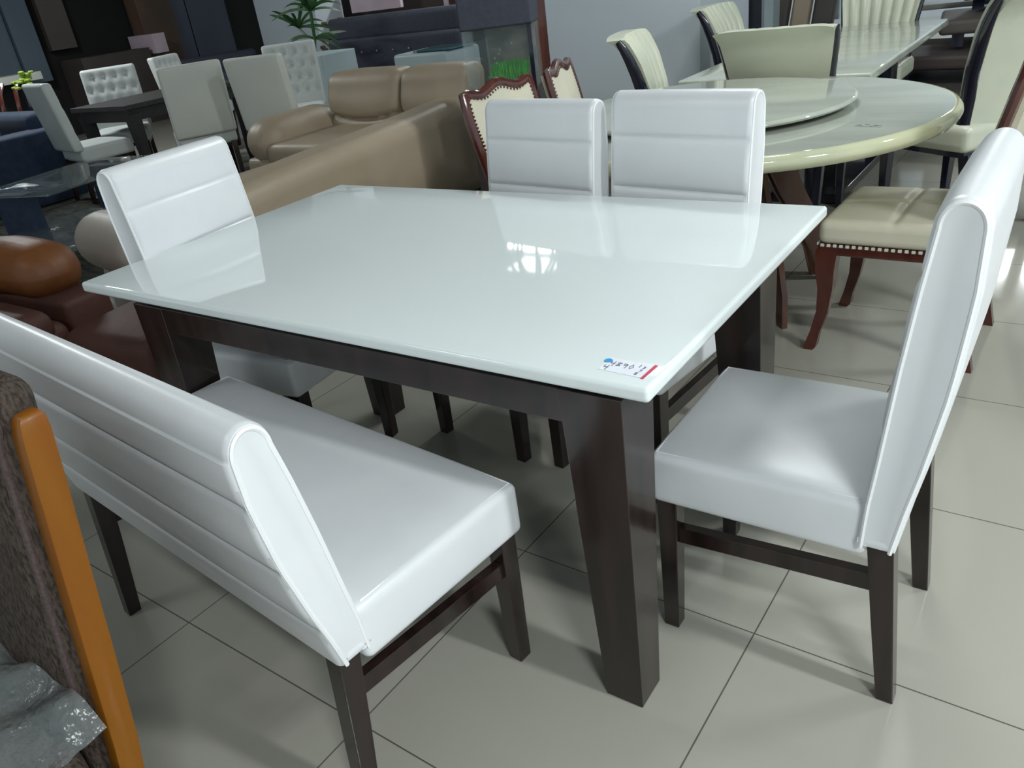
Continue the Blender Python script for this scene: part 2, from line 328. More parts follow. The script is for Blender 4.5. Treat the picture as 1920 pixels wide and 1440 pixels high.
# ------------------------------------------------------------------ main dining table
T = thing('dining_table', 'large white glossy-topped rectangular dining table with dark wenge legs, price tag on its corner', 'table', (-0.851, 0.4, 0))
ox, oy = 0.851, -0.4
L_, W_ = 1.7027, 1.0059
def P_(x, y, z): return (x+ox, y+oy, z)
MB().rbox((ox-L_/2, W_/2+oy, 0.7455), (L_, W_, 0.029), 0.009, 6).build('tabletop', 'glass_top', T)
X0, X1, Y0, Y1 = -1.48, -0.055, 0.009, 0.80
MB().box(P_((X0+X1)/2+.006, (Y0+Y1)/2+0.02, 0.728), (X1-X0+0.008, Y1-Y0-0.03, 0.012)).build('subtop', 'grey_steel', T, smooth=False)
for sx, sy in ((1,0),(0,0),(1,1),(0,1)):
    xo = X1 if sx else X0; yo = Y0 if sy == 0 else Y1; ix = -1 if sx else 1; iy = 1 if sy == 0 else -1
    def q(w, d, z):
        a = [(xo, yo), (xo+ix*w, yo), (xo+ix*w, yo+iy*d), (xo, yo+iy*d)]; return [P_(x, y, z) for x, y in a]
    MB().hexa(q(0.082, 0.082, 0)+q(0.124, 0.12, 0.722)).build('leg', 'wenge', T, smooth=False, bevel=0.0015)
lw = 0.122
MB().box(P_((X0+X1)/2, Y0+0.014, 0.689), (X1-X0-2*lw+0.004, 0.025, 0.066)).build('apron', 'wenge', T, smooth=False, bevel=0.001)
MB().box(P_((X0+X1)/2, Y1-0.014, 0.689), (X1-X0-2*lw+0.004, 0.025, 0.066)).build('apron', 'wenge', T, smooth=False, bevel=0.001)
MB().box(P_(X0+0.014, (Y0+Y1)/2, 0.689), (0.025, Y1-Y0-2*lw+0.006, 0.066)).build('apron', 'wenge', T, smooth=False, bevel=0.001)
MB().box(P_(X1-0.014, (Y0+Y1)/2, 0.705), (0.025, Y1-Y0-2*lw+0.006, 0.034)).build('apron', 'wenge', T, smooth=False, bevel=0.001)

tg = thing('price_tag', 'small white price tag with handwriting and a red edge, near corner of the white tabletop', 'price tag', (-0.064, 0.055, 0.7602), radians(-3))
MB().box((0,0,0.0004), (0.088, 0.046, 0.0006)).build('card', 'paper', tg, smooth=False)
MB().box((0.041,0,0.0009), (0.006, 0.050, 0.0006)).build('red_edge', 'red', tg, smooth=False)
MB().lathe([(0.0068,0),(0.0068,0.0008)], (-0.042,0.010,0.0008), 20).build('blue_dot', 'sky_blue', tg)
mk = MB()
for gx, gy, sh in [(-.030,.004,'4'),(-.018,.004,'8'),(-.006,.004,'9'),(.006,.004,'0'),(-.034,-.012,'4'),(.018,.012,'1'),(.024,-.014,'8'),(.026,-.003,'7'),(.027,.009,'3')]:
    big = 0.006 if gx < .012 else 0.0035
    strokes = {'4': [[(-1,1),(-1,0),(1,0)],[(.6,1),(.6,-1.2)]], '8': [[(.8,.8),(-.8,.6),(.8,-.6),(-.8,-.8),(-.6,-.4),(.8,.8)]], '9': [[(.8,.6),(-.8,.9),(-.6,0),(.8,.3),(.6,-1.2)]],
               '0': [[(.8,0),(0,1.1),(-.8,0),(0,-1.1),(.8,0)]], '1': [[(0,1),(0,-1)]], '7': [[(-.8,.9),(.8,.9),(-.2,-1)]], '3': [[(-.7,.9),(.7,.6),(-.2,0),(.7,-.5),(-.7,-1)]]}[sh]
    for st in strokes:
        mk.tube([(gx+x*big*.7, gy+y*big*1.2, 0.0011) for x, y in st], 0.0007, 5)
mk.build('handwriting', 'ink', tg)

# ------------------------------------------------------------------ parsons chairs and the bench
FRONT = [(0.385, .405), (0.47, .41), (0.56, .42), (0.735, .437), (0.871, .453), (0.969, .467)]
REAR = [(0.385, .468), (0.47, .482), (0.572, .502), (0.714, .525), (0.872, .540), (0.969, .541)]
def back_profile(top=1.018, zb=0.385, seam_front=(), seam_rear=(), shift=0.0, d=0.0075):
    """closed (y,z) outline of the curved upholstered back, creased where the channels are stitched"""
    sc = lambda z: interp([(zb, 0.385), (top-0.045, 0.969)], z)
    def tuft(z, seams):
        if not seams: return 0
        best = 9
        for q in seams: best = min(best, abs(z-q))
        ed = [zb+.0]+list(seams)
        return -d*math.exp(-(best/0.0065)**1.3) + 0.0035*min(1, (best/0.055))**.7
    pts = []; zt = top-0.045; N = 130
    for i in range(N+1):
        z = lerp(zb, zt, i/N); pts.append((interp(FRONT, sc(z)) - tuft(z, seam_front), z))
    y0, y1 = pts[-1][0], interp(REAR, 0.969)
    c = (y0+y1)/2; a = (y1-y0)/2
    for i in range(1, 40):
        t = pi*i/40; pts.append((c-a*cos(t), zt+0.045*sin(t)))
    for i in range(N+1):
        z = lerp(zt, zb, i/N); pts.append((interp(REAR, sc(z)) + tuft(z, seam_rear), z))
    return [(y+shift, z) for y, z in pts]
def upholstered_seat(b, W, D, front=0.0, z0=0.352, z1=0.470, lean=0.0):
    """top crowned block with crisp stitched rim"""
    def fn(p):
        u = min(1, max(0, (W/2-abs(p.x))/0.09)); v = min(1, max(0, (D/2-abs(p.y))/0.09))
        if p.z > 0.02: p.z += 0.010*sqrt(u*v)
        return p
    b.rbox((0, front+D/2, (z0+z1)/2), (W, D, z1-z0), 0.016, 12, (0.003, 0.003, 0), fn=fn)
def make_parsons(name, label, cat, W, top, bench=False, seams_f=(), seams_r=(), group=None):
    r = thing(name, label, cat, (0,0,0), 0, group)
    b = MB(); upholstered_seat(b, W-0.02 if not bench else W, 0.42); b.build('seat', 'pearl', r, ang=60)
    prof = back_profile(top, seam_front=seams_f, seam_rear=seams_r)
    h = W/2; rr = 0.009
    rings = [(-h+.002, rr*2.2), (-h, rr*1.5), (-h, rr), (-h+.25*rr, .32*rr), (-h+rr, 0), (-h+.016, 0), (-h*.5, -.001), (0, -.001), (h*.5, -.001), (h-.016, 0), (h-rr, 0), (h-.25*rr, .32*rr), (h, rr), (h, rr*1.5), (h-.002, rr*2.2)]
    bk = MB().extrude(prof, rings, back_profile(top)).build('backrest', 'pearl', r, ang=38)
    for s in (-1, 1):
        x = s*(h-0.001); pp = back_profile(top); cy = lambda z: (interp(FRONT, interp([(.385,.385),(top-.045,.969)],z))+interp(REAR, interp([(.385,.385),(top-.045,.969)],z)))/2
        path = []
        for y, z in pp[0:131:10]+pp[131:170:2]+pp[170::10]+[pp[-1]]:
            e = Vector((cy(z)-y, (min(z, top-.045)-z))); e = e.normalized()*.0075; path.append((x, y+e.x, z+e.y))
        MB().tube(path, 0.0042, 6, up=(1,0,0)).build('piping', 'pearl_piping', bk)
    # stitched seat rim
    st = MB(); rim = 0.012; w2 = (W-(0 if bench else .02))/2-rim
    st.tube([(-w2, .40, .4712), (-w2, rim, .4712), (w2, rim, .4712), (w2, .40, .4712)], 0.0018, 5)
    st.build('seam', 'pearl_piping', r)
    lx = h-0.042
    xs = (-lx, lx)
    for x in xs:
        MB().sect([((x, 0.028, 0), .034, .034), ((x, 0.030, 0.36), .044, .044)]).build('leg', 'wenge', r, smooth=False, bevel=0.002)
        MB().sect([((x, 0.478, 0), .034, .032), ((x, 0.458, 0.2), .038, .040), ((x, 0.440, 0.39), .040, .046)]).build('leg', 'wenge', r, smooth=False, bevel=0.002)
        MB().hexa([(x-.011, .050, .245), (x+.011, .050, .245), (x+.011, .435, .265), (x-.011, .435, .265),
                   (x-.011, .050, .283), (x+.011, .050, .283), (x+.011, .435, .303), (x-.011, .435, .303)]).build('stretcher', 'wenge', r, smooth=False, bevel=0.001)
    if bench:
        MB().box((0, 0.24, 0.335), (W-.12, 0.30, 0.04)).build('seat_frame', 'wenge', r, smooth=False, bevel=0.001)
    return r
seams = (0.898, 0.756, 0.62)
ch = make_parsons('dining_chair', 'pearl white upholstered dining chair at the right end of the table, seen from its side', 'chair', 0.44, 1.018, seams_f=seams, group='pearl white chairs around the dining table')
ch.location = (-0.125, 0.44, 0); ch.rotation_euler = (0, 0, radians(-90))
dup(ch, (-0.975, 0.684, 0), radians(-7), 'pearl white upholstered dining chair behind the table, left of the two side by side', 0.985)
dup(ch, (-0.497, 0.66, 0), radians(-7), 'pearl white upholstered dining chair behind the table, right of the two, by the round table', 1.0)
dup(ch, (-1.268, 0.462, 0), radians(96.6), 'pearl white upholstered dining chair at the left end of the table near the tan sofa', 1.0)
bn = make_parsons('dining_bench', 'long pearl white upholstered bench with channelled backrest and dark legs, nearest side of the table', 'bench', 1.05, 0.872, True, (), (0.75, 0.622, 0.481))
bn.location = (-0.838, 0.088, 0); bn.rotation_euler = (0, 0, radians(174.3))

# ------------------------------------------------------------------ round marble table with lazy susan
RT = thing('round_table', 'large round cream marble table with curved brown legs behind the white chairs', 'table', (-0.69, 2.165, 0))
def disc(r, z0, z1, e): 
    return [(r-e*1.6, z0), (r-e*.6, z0+e*.25), (r-e*.12, z0+e), (r, (z0+z1)/2), (r-e*.08, z1-e*.7), (r-e*.5, z1-e*.15), (r-e*1.2, z1)]
tt = MB().lathe(disc(0.815, 0.708, 0.7645, 0.022), seg=96).build('tabletop', 'marble_edge', RT, ang=60)
MB().lathe([(0.788,0.764),(0.7875,0.7650)], seg=96).build('polished_face', 'marble', tt, ang=60)
MB().lathe([(0.30,0.66),(0.30,0.712)], seg=40).build('mount_plate', 'walnut', RT)
for k in range(4):
    a = radians(-45+90*k); ca, sa = cos(a), sin(a); pts = []
    prof = [(0.16,0.69,.115),(0.20,0.55,.11),(0.27,0.40,.105),(0.345,0.27,.095),(0.40,0.13,.075),(0.42,0.0,.045)]
    vs = []
    for s in (-.030, .030):
        b = MB()
        for r_, z, w_ in prof: pass
        secs = []
        vs = []
        for r_, z, w_ in prof:
            for dr, dt in ((-w_/2,-.011),(w_/2,-.011),(w_/2,.011),(-w_/2,.011)):
                t = s+dt; vs.append(((r_+dr)*ca - t*sa, (r_+dr)*sa + t*ca, z))
        fs = []
        for i in range(len(prof)-1):
            for j in range(4): fs.append((i*4+j, i*4+(j+1)%4, (i+1)*4+(j+1)%4, (i+1)*4+j))
        fs += [(3,2,1,0), tuple(4*(len(prof)-1)+j for j in range(4))]
        b.add(vs, fs)
        if s < 0: first = b
        else:
            first.add([v.copy() for v in b.v], b.f)
            first.build('leg', 'walnut', RT, smooth=True, ang=30)
MB().lathe([(0.06,0.02),(0.06,0.70)], seg=24).build('column', 'mahogany', RT)
MB().lathe([(0.0,0.02),(0.20,0.02),(0.20,0.05),(0.0,0.05)], seg=32).build('lower_plate', 'mahogany', RT)
LS = thing('lazy_susan', 'round cream marble lazy susan on the round marble table', 'lazy susan', (-0.775, 2.17, 0.765))
MB().lathe([(0.16,0),(0.16,0.018)], seg=40).build('bearing', 'lacquer', LS)
MB().lathe(disc(0.55, 0.018, 0.040, 0.012), seg=96).build('tray', 'marble', LS, ang=60)
stk = thing('clear_sticker', 'small clear sticker with dark marks on the round marble table', 'sticker', (-0.107, 1.885, 0.7655), radians(-12))
MB().box((0,0,0.0003), (0.088,0.028,0.0005)).build('film', M['marble'], stk, smooth=False)
mk = MB()
for pts in ([(-.043,.002),(-.034,-.004),(-.018,-.009)], [(-.036,.008),(-.030,.003)], [(.006,-.012),(.018,-.006),(.040,.006)], [(-.020,.012),(-.004,.012)], [(.012,.006),(.026,.007)]):
    mk.tube([(x, y, 0.0007) for x, y in pts], 0.0012, 5)
mk.build('marks', 'ink', stk)

# ------------------------------------------------------------------ rectangular marble table
sq = thing('marble_table', 'rectangular cream marble table beyond the round table', 'table', (-0.89, 4.28, 0))
MB().rbox((0,0,0.705), (0.98, 2.10, 0.045), 0.012, 6).build('tabletop', 'marble', sq)
for sx in (-1,1):
    for k, y in enumerate((-.62, .62)):
        MB().box((sx*0.20, y, 0.34), (0.12, 0.10, 0.68)).build('leg', 'lacquer', sq, smooth=False, bevel=0.003)
        MB().box((sx*0.20+0.068, y, 0.34), (0.014, 0.104, 0.68)).build('chrome_strip', 'chrome', sq, smooth=False)
MB().box((0,0,0.03), (0.62,1.5,0.05)).build('plinth', 'lacquer', sq, smooth=False, bevel=0.004)
gs = thing('grey_stone_table', 'grey polished stone table at the top right, beyond the marble table', 'table', (0.55, 7.4, 0))
c = at_z(1700, 22, 0.62); gs.location = (c.x+0.15, c.y+0.5, 0); gs.rotation_euler = (0,0,radians(8))
MB().rbox((0,0,0.66), (1.35,1.5,0.04), 0.01, 4).build('tabletop', 'grey_stone', gs)
for sx, sy in ((-1,-1),(1,-1),(-1,1),(1,1)): MB().box((sx*.5, sy*.5, .32), (.08,.08,.64)).build('leg', 'grey_brown', gs, smooth=False)

# ------------------------------------------------------------------ mahogany carved chairs
def make_ornate(label):
    r = thing('carved_chair', label, 'chair', (0,0,0), 0, 'mahogany framed cream chairs around the round table')
    W = 0.46
    def fn(p):
        if p.z > 0.01:
            gx = math.exp(-(p.x/0.012)**2); gy = math.exp(-((p.y)/0.012)**2)
            p.z += 0.016*max(0, 1-(p.x/.24)**2)*max(0, 1-(p.y/.24)**2) - 0.011*max(gx, gy)*max(0,1-(p.x/.24)**4)
        return p
    MB().rbox((0,0.235,0.445), (W,0.47,0.085), 0.028, 48, fn=fn).build('seat', 'cream', r, ang=70)
    ap = MB().rbox((0,0.235,0.385), (W-.004,0.466,0.036), 0.006, 4).build('apron', 'mahogany', r)
    nl = MB()
    for s in (-1,1):
        for i in range(22): nl.box((s*(W/2+.001), .02+.43*i/21, .4035), (.005,.011,.009), Matrix.Rotation(s*.0,3,'X').to_quaternion())
    for i in range(22): nl.box((-.215+.43*i/21, .001, .4035), (.011,.005,.009))
    nl.build('nailhead_trim', 'nail', r, smooth=False)
    for s in (-1,1):
        x = s*(W/2-.028)
        MB().sect([((x+s*.012,-.012,0),.030,.030), ((x+s*.012,-.006,.015),.040,.042), ((x+s*.004,.006,.07),.030,.034), ((x-s*.002,.026,.15),.034,.040),
                   ((x,.034,.24),.044,.050), ((x,.030,.32),.054,.066), ((x,.034,.385),.056,.072)]).build('leg', 'mahogany', r, ang=50)
        MB().sect([((x,.50,0),.034,.036), ((x,.475,.12),.032,.036), ((x,.452,.26),.036,.044), ((x,.445,.40),.040,.050)]).build('leg', 'mahogany', r, ang=50)
    # back: y as function of z, half width as function of z
    Y = lambda z: interp([(.40,.430),(.55,.455),(.70,.485),(.85,.520),(1.03,.565)], z)
    HW = lambda z: interp([(.40,.195),(.55,.205),(.75,.225),(.90,.235),(1.0,.225),(1.05,.21)], z)
    topz = lambda t: 1.000+0.014*cos(2*pi*t*.9) - .012*abs(t)**3   # serpentine crest, t in -1..1
    vs=[]; nu, nv = 16, 14
    for side in (0,1):
        for j in range(nv+1):
            for i in range(nu+1):
                t = -1+2*i/nu; z = lerp(.47, topz(t)-.012, j/nv); bul = (1-t*t)*.018*sin(pi*min(1,j/nv+.05))
                vs.append((t*(HW(z)-.012), Y(z)-(.016+bul if side == 0 else -.030-bul*.6) , z))
    n1=(nu+1)*(nv+1); fs=[]
    for j in range(nv):
        for i in range(nu):
            a=j*(nu+1)+i; fs.append((a,a+1,a+nu+2,a+nu+1)); fs.append((n1+a,n1+a+nu+1,n1+a+nu+2,n1+a+1))
    for j in range(nv):
        a=j*(nu+1); fs.append((a,a+nu+1,n1+a+nu+1,n1+a)); a+=nu; fs.append((a,n1+a,n1+a+nu+1,a+nu+1))
    for i in range(nu):
        fs.append((i,n1+i,n1+i+1,i+1)); a=nv*(nu+1)+i; fs.append((a,a+1,n1+a+1,n1+a))
    MB().add(vs,fs).build('backrest', 'cream', r, ang=60)
    path=[]
    for z in (.42,.5,.6,.7,.8,.88,.93): path.append((-HW(z), Y(z)-.004, z))
    for i in range(0,21):
        t=-1+2*i/20; z=topz(t); path.append((t*HW(z), Y(z)-.006, z))
    for z in (.93,.88,.8,.7,.6,.5,.42): path.append((HW(z), Y(z)-.004, z))
    MB().tube(path, [.017]*len(path), 8, flat=(1.05,1.35), up=(0,1,0)).build('frame', 'mahogany', r)
    sc=MB()
    for i in range(len(path)-1):
        p,q_=Vector(path[i]),Vector(path[i+1]); nn=max(1,int((q_-p).length/.016))
        for k in range(nn):
            c=p.lerp(q_,(k+.5)/nn); cen=Vector((0,c.y,min(c.z,.80))); dirv=(cen-c); dirv.y=0; dirv.normalize()
            sc.lathe([(.0055,-.004),(.0055,.004)], tuple(c+dirv*.020+Vector((0,-.014,0))), 6)
    sc.build('scalloped_trim', 'mahogany', r, smooth=False)
    return r
oc = make_ornate('carved mahogany chair with cream nailed seat in view, right of the round table')
oc.location=(-0.205,1.955,0); oc.rotation_euler=(0,0,radians(-92))
dup(oc, (-1.035, 1.80, 0), radians(86), 'carved mahogany cream chair directly behind the left of the paired white chairs', 0.95)
dup(oc, (-1.07, 2.50, 0), radians(108), 'mahogany framed cream chair against the pale pillar, left of the round table', 0.95)

# ------------------------------------------------------------------ ivory chairs with black lacquer side rails
def make_ivory(label):
    r = thing('ivory_chair', label, 'chair', (0,0,0), 0, 'ivory chairs with black side rails')
    MB().rbox((0,.24,.435), (.50,.48,.11), .03, 10, (0,.004,.012)).build('seat', 'ivory', r, ang=60)
    MB().box((0,.24,.372), (.46,.44,.03)).build('seat_frame', 'lacquer', r, smooth=False)
    for s in (-1,1):
        MB().sect([((s*.20,.035,0),.03,.03),((s*.205,.04,.37),.045,.045)]).build('leg','lacquer',r,smooth=False,bevel=.002)
        MB().sect([((s*.20,.50,0),.03,.03),((s*.20,.45,.37),.045,.05)]).build('leg','lacquer',r,smooth=False,bevel=.002)
    Y = lambda z: interp([(.42,.440),(.55,.455),(.70,.480),(.85,.525),(.93,.565),(.985,.60)], z)
    HW = lambda z: interp([(.42,.205),(.6,.215),(.8,.245),(.985,.275)], z)
    nu,nv=56,16; vs=[]
    for side in (0,1):
        for j in range(nv+1):
            z=lerp(.42,.985,j/nv)
            for i in range(nu+1):
                t=-1+2*i/nu; chn=abs(sin(t*pi*3.5)); curve=.030*t*t*(-1)
                if side==0: y=Y(z)-.020-.020*chn**.6*min(1,j/3)+curve
                else: y=Y(z)+.034+curve + (.012*math.exp(-((z-.90)/.02)**2)*-1) + (.02*max(0,(z-.93)/.055))
                zz = z-0.012*(abs(t)**6) if j==nv else z
                vs.append((t*HW(z),y,zz))
    n1=(nu+1)*(nv+1); fs=[]
    for j in range(nv):
        for i in range(nu):
            a=j*(nu+1)+i; fs.append((a,a+1,a+nu+2,a+nu+1)); fs.append((n1+a,n1+a+nu+1,n1+a+nu+2,n1+a+1))
    for j in range(nv):
        a=j*(nu+1); fs.append((a,a+nu+1,n1+a+nu+1,n1+a)); a+=nu; fs.append((a,n1+a,n1+a+nu+1,a+nu+1))
    for i in range(nu):
        fs.append((i,n1+i,n1+i+1,i+1)); a=nv*(nu+1)+i; fs.append((a,a+1,n1+a+1,n1+a))
    MB().add(vs,fs).build('backrest','ivory',r,ang=50)
    for s in (-1,1):
        zs=[.36,.42,.5,.6,.7,.8,.88,.93,.968]
        MB().tube([(s*(HW(z)+.006),Y(z)-.026,z) for z in zs],[.016,.020,.022,.022,.021,.019,.017,.014,.010],8,flat=(1.6,.75),up=(0,1,0)).build('side_rail','lacquer',r)
    return r
iv = make_ivory('ivory chair turned to the marble table, its plain back toward the round table')
iv.location=(-0.775,3.52,0); iv.rotation_euler=(0,0,radians(180))
dup(iv,(-1.12,3.40,0),radians(104),'ivory channelled chair with black side rails standing against the pale pillar')
dup(iv,(-1.20,4.72,0),radians(90),'ivory channelled chair with black side rails at the far left side of the marble table')
dup(iv,(-0.86,5.02,0),0,'ivory channelled chair with black side rails at the far end of the marble table')
dup(iv,(-0.235,3.50,0),radians(-122),'ivory chair with black rail at the far right, turned away behind the mahogany chair',1.06)
dup(iv,(0.0,4.55,0),radians(-90),'ivory chair partly under the right side of the marble table, only its seat in view')

# ------------------------------------------------------------------ tan corner sofa behind
sf = thing('corner_sofa', 'large taupe leather corner sofa behind the dining table', 'sofa', (-3.6,2.6,0))
S = lambda x,y,z: (x+3.6,y-2.6,z)
MB().rbox(S(-3.87,3.35,.21),(1.7,1.0,.30),.04,6).build('base','taupe',sf)
MB().rbox(S(-3.77,3.18,.40),(1.3,.75,.15),.05,10,(0,0,.02)).build('seat_cushion','taupe',sf)
def cushion_fn(p):
    f = -1 if p.y < 0 else 0
    k = p.z+.03+.05*(1-(p.x/.4)**2)                    # curved waist crease
    p.y += .15*p.z + (.040*math.exp(-(k/.018)**2) - .020*math.exp(-((k-.10)/.08)**2))*(-f)
    return p
for cx,wd in ((-4.02,.74),(-3.33,.62)):
    MB().rbox(S(cx,3.60,.60),(wd,.26,.48),.07,22,(.0,.02,.015),fn=cushion_fn).build('back_cushion','taupe',sf,ang=70)
MB().rbox(S(-4.52,3.22,.47),(.34,.82,.30),.14,12,(.02,.02,.02),rot=radians(4)).build('armrest','taupe',sf,ang=70)
MB().rbox(S(-4.46,3.22,.20),(.22,.78,.34),.05,6).build('arm_panel','taupe',sf,ang=70)
# return along the dining table side: back faces the camera
def ret_fn(p):
    y=p.y/1.22
    if p.z>0: p.z += .085*(y*.5+.5)**2*1.0 - .055*max(0,-y)**2
    p.x += .010*sin(5*y+1)*(.5+p.z)
    return p
MB().rbox(S(-3.14,2.44,.30),(.34,2.69,.56),.09,30,(.01,.01,.01),fn=ret_fn).build('return_back','taupe',sf,ang=70)
MB().rbox(S(-3.62,2.1,.32),(.66,1.7,.24),.07,10,(0,0,.02)).build('chaise_cushion','taupe',sf,ang=70)
MB().rbox(S(-3.27,.99,.42),(.74,.30,.27),.13,14,(.02,.01,.015),rot=radians(-8)).build('end_bolster','greige',sf,ang=80)
MB().rbox(S(-3.27,1.05,.16),(.66,.24,.28),.05,6,rot=radians(-8)).build('end_panel','greige',sf,ang=80)

# ------------------------------------------------------------------ brown leather sofa left
bs = thing('leather_sofa', 'tan brown leather sofa at the left edge, rolled armrest in view', 'sofa', (-3.1,.1,0))
S = lambda x,y,z: (x+3.1,y-.1,z)
def roll_fn(p):
    p.z += .010*sin(p.x*9); return p
MB().rbox(S(-3.33,.42,.51),(.92,.27,.22),.112,16,(.02,.01,.01),fn=roll_fn,rot=radians(6)).build('armrest','tan',bs,ang=80)
MB().rbox(S(-3.22,.44,.22),(.98,.20,.42),.03,8,(.01,.01,0),rot=radians(3)).build('arm_panel','redbrown',bs,ang=80)
MB().rbox(S(-3.2,-.35,.20),(1.0,1.4,.34),.05,8,(.01,.01,.01)).build('base','redbrown',bs,ang=80)
MB().rbox(S(-3.15,-.35,.37),(.95,1.3,.14),.06,10,(0,0,.02)).build('seat_cushion','redbrown',bs,ang=80)
MB().rbox(S(-3.75,-.35,.58),(.25,1.4,.5),.09,8,(.02,0,.02)).build('back_cushion','tan',bs,ang=80)
ot = thing('leather_footstool','low red brown leather footstool seen beyond the left table leg','stool',(-2.42,.52,0),radians(8))
MB().rbox((0,0,.23),(.50,.46,.24),.05,10,(.01,.01,.02)).build('cushion','redbrown',ot,ang=80)
for s in (-1,1):
    for t in (-1,1): MB().box((s*.19,t*.17,.055),(.04,.04,.11)).build('leg','rubber',ot,smooth=False)

# ------------------------------------------------------------------ tweed armchair with honey oak frame, bottom left
tw = thing('tweed_armchair','brown tweed chair with a honey-coloured wooden frame at the lower left','armchair',(-.80,-.98,0))
S = lambda x,y,z: (x+.80,y+.98,z)
xs=-.478
YB = lambda z: interp([(.0,-.78),(.45,-.722),(.97,-.657),(1.1,-.64)],z)
XB = lambda z: interp([(0,-.56),(.45,-.510),(.75,-.502),(.97,-.494)],z)
# side post
vs=[]; zz=[0,.2,.45,.6,.75,.88,.945,.962,.970]; wd=[.030,.031,.033,.034,.034,.034,.033,.029,.020]
for z,w_ in zip(zz,wd):
    for a,b in ((-1,-1),(1,-1),(1,1),(-1,1)):
        vs.append(S(XB(z)+a*w_*.46, YB(z)+b*w_*.56, z))
fs=[]
for i in range(len(zz)-1):
    for k in range(4): fs.append((i*4+k,i*4+(k+1)%4,(i+1)*4+(k+1)%4,(i+1)*4+k))
fs+=[(3,2,1,0),tuple(4*(len(zz)-1)+k for k in range(4))]
MB().add(vs,fs).build('side_post','oak',tw,smooth=True,ang=30,bevel=.004)
vs=[tuple(v) for v in vs]
MB().add([(v[0]-.70,v[1],v[2]) for v in vs],fs).build('side_post','oak',tw,smooth=True,ang=30,bevel=.004)
bk=MB(); 
def tb_fn(p):
    z=p.z+.685; p.y += YB(z)-YB(.685); p.x += XB(z)-XB(.9)
    return p
bk.rbox(S(-.833,YB(.685)-.004,.685),(.640,.070,.64),.034,14,(0,.012,.004),fn=tb_fn)
bo=bk.build('backrest','tweed',tw,ang=70)
pth=[]
for z in (.47,.55,.65,.75,.85,.93): pth.append(S(XB(z)-.027,YB(z)-.030,z))
for a in range(1,7):
    t=a/6*pi/2; pth.append(S(-.510-.05*(1-cos(t)),YB(.95+.05*sin(t))-.030,.945+.052*sin(t)))
pth.append(S(-.80,YB(1.0)-.03,1.001)); pth.append(S(-1.10,YB(1.0)-.03,1.0))
MB().tube(pth,.0055,8).build('piping','piping_brown',bo)
MB().rbox(S(-.80,-1.02,.44),(.62,.50,.12),.04,10,(0,0,.02)).build('seat_cushion','tweed',tw,ang=70)
MB().box(S(-.80,-1.02,.36),(.66,.50,.05)).build('seat_frame','oak',tw,smooth=False,bevel=.004)
for s in (0,1): MB().sect([(S(-.46-.68*s,-1.25,0),.035,.035),(S(-.46-.68*s,-1.25,.60),.045,.045)]).build('leg','oak',tw,smooth=False,bevel=.003)
MB().rbox(S(-.420,-.925,.455),(.05,.32,.05),.006,4).build('armrest','raw_wood',tw,ang=60)
pw=MB(); nu,nv=44,34; vs=[]
for j in range(nv+1):
    for i in range(nu+1):
        a=i/nu; b=j/nv; x=lerp(-.437,-1.10,a); y=lerp(-.750,-1.24,b)
        z=.545+.030*sin(13*a+5*b)*cos(9*b+3*a)+.014*sin(31*a-17*b)+.10*a*math.exp(-(b/.25)**2)+.006*random.random()
        vs.append((x,y,z))
fs=[(j*(nu+1)+i,j*(nu+1)+i+1,(j+1)*(nu+1)+i+1,(j+1)*(nu+1)+i) for j in range(nv) for i in range(nu)]
pw=MB().add(vs,fs).build('plastic_wrap','plastic',ang=180)
tag(pw,'crumpled clear plastic film lying on the brown tweed chair seat','plastic film')

# ------------------------------------------------------------------ far left: white dining set
bt = thing('black_table','small black wooden dining table among white chairs, upper left','table',(-6.75,3.62,0),radians(92))
MB().box((0,0,.74),(1.35,.85,.04)).build('tabletop','rubber',bt,smooth=False,bevel=.004)
MB().box((0,0,.67),(1.27,.78,.10)).build('apron','rubber',bt,smooth=False)
for s in (-1,1):
    for t in (-1,1):
        MB().sect([((s*.59,t*.36,0),.08,.08),((s*.57,t*.34,.12),.06,.06),((s*.59,t*.36,.68),.10,.10)]).build('leg','rubber',bt,smooth=False)
def make_white(label, tufted):
    r = thing('white_chair', label, 'chair', (0,0,0), 0, 'white high-back chairs around the black table')
    MB().rbox((0,.24,.43),(.48,.46,.13),.03,8,(0,0,.01)).build('seat','white_leather',r,ang=60)
    bt_=[(x,z) for j,z in enumerate((.62,.73,.84,.95)) for x in ((-.15,-.05,.05,.15) if j%2 else (-.1,0,.1,-.2,.2))]
    def fn(p):
        p.y += .14*(p.z+.30)
        if tufted and p.y < .14*(p.z+.30):
            z=p.z+.745
            for bx,bz in bt_: p.y += .028*math.exp(-((p.x-bx)**2+(z-bz)**2)/.0007)
        return p
    MB().rbox((0,.47,.745),(.50,.085,.57),.025,26 if tufted else 8,(0,.006,0),fn=fn).build('backrest','white_leather' if tufted else 'plain_white',r,ang=70)
    if tufted:
        b=MB()
        for x,z in bt_: b.lathe([(.009,0),(.009,.006)],(x,.47-.036+.14*(z-.445)-.0,z-.003),8)
        b.build('buttons','plain_white',r)
    for s in (-1,1):
        MB().sect([((s*.20,.05,0),.03,.03),((s*.20,.04,.37),.045,.045)]).build('leg','wenge',r,smooth=False)
        MB().sect([((s*.20,.50,0),.03,.03),((s*.20,.45,.38),.045,.045)]).build('leg','wenge',r,smooth=False)
    MB().box((0,.24,.355),(.44,.42,.035)).build('seat_frame','wenge',r,smooth=False)
    return r
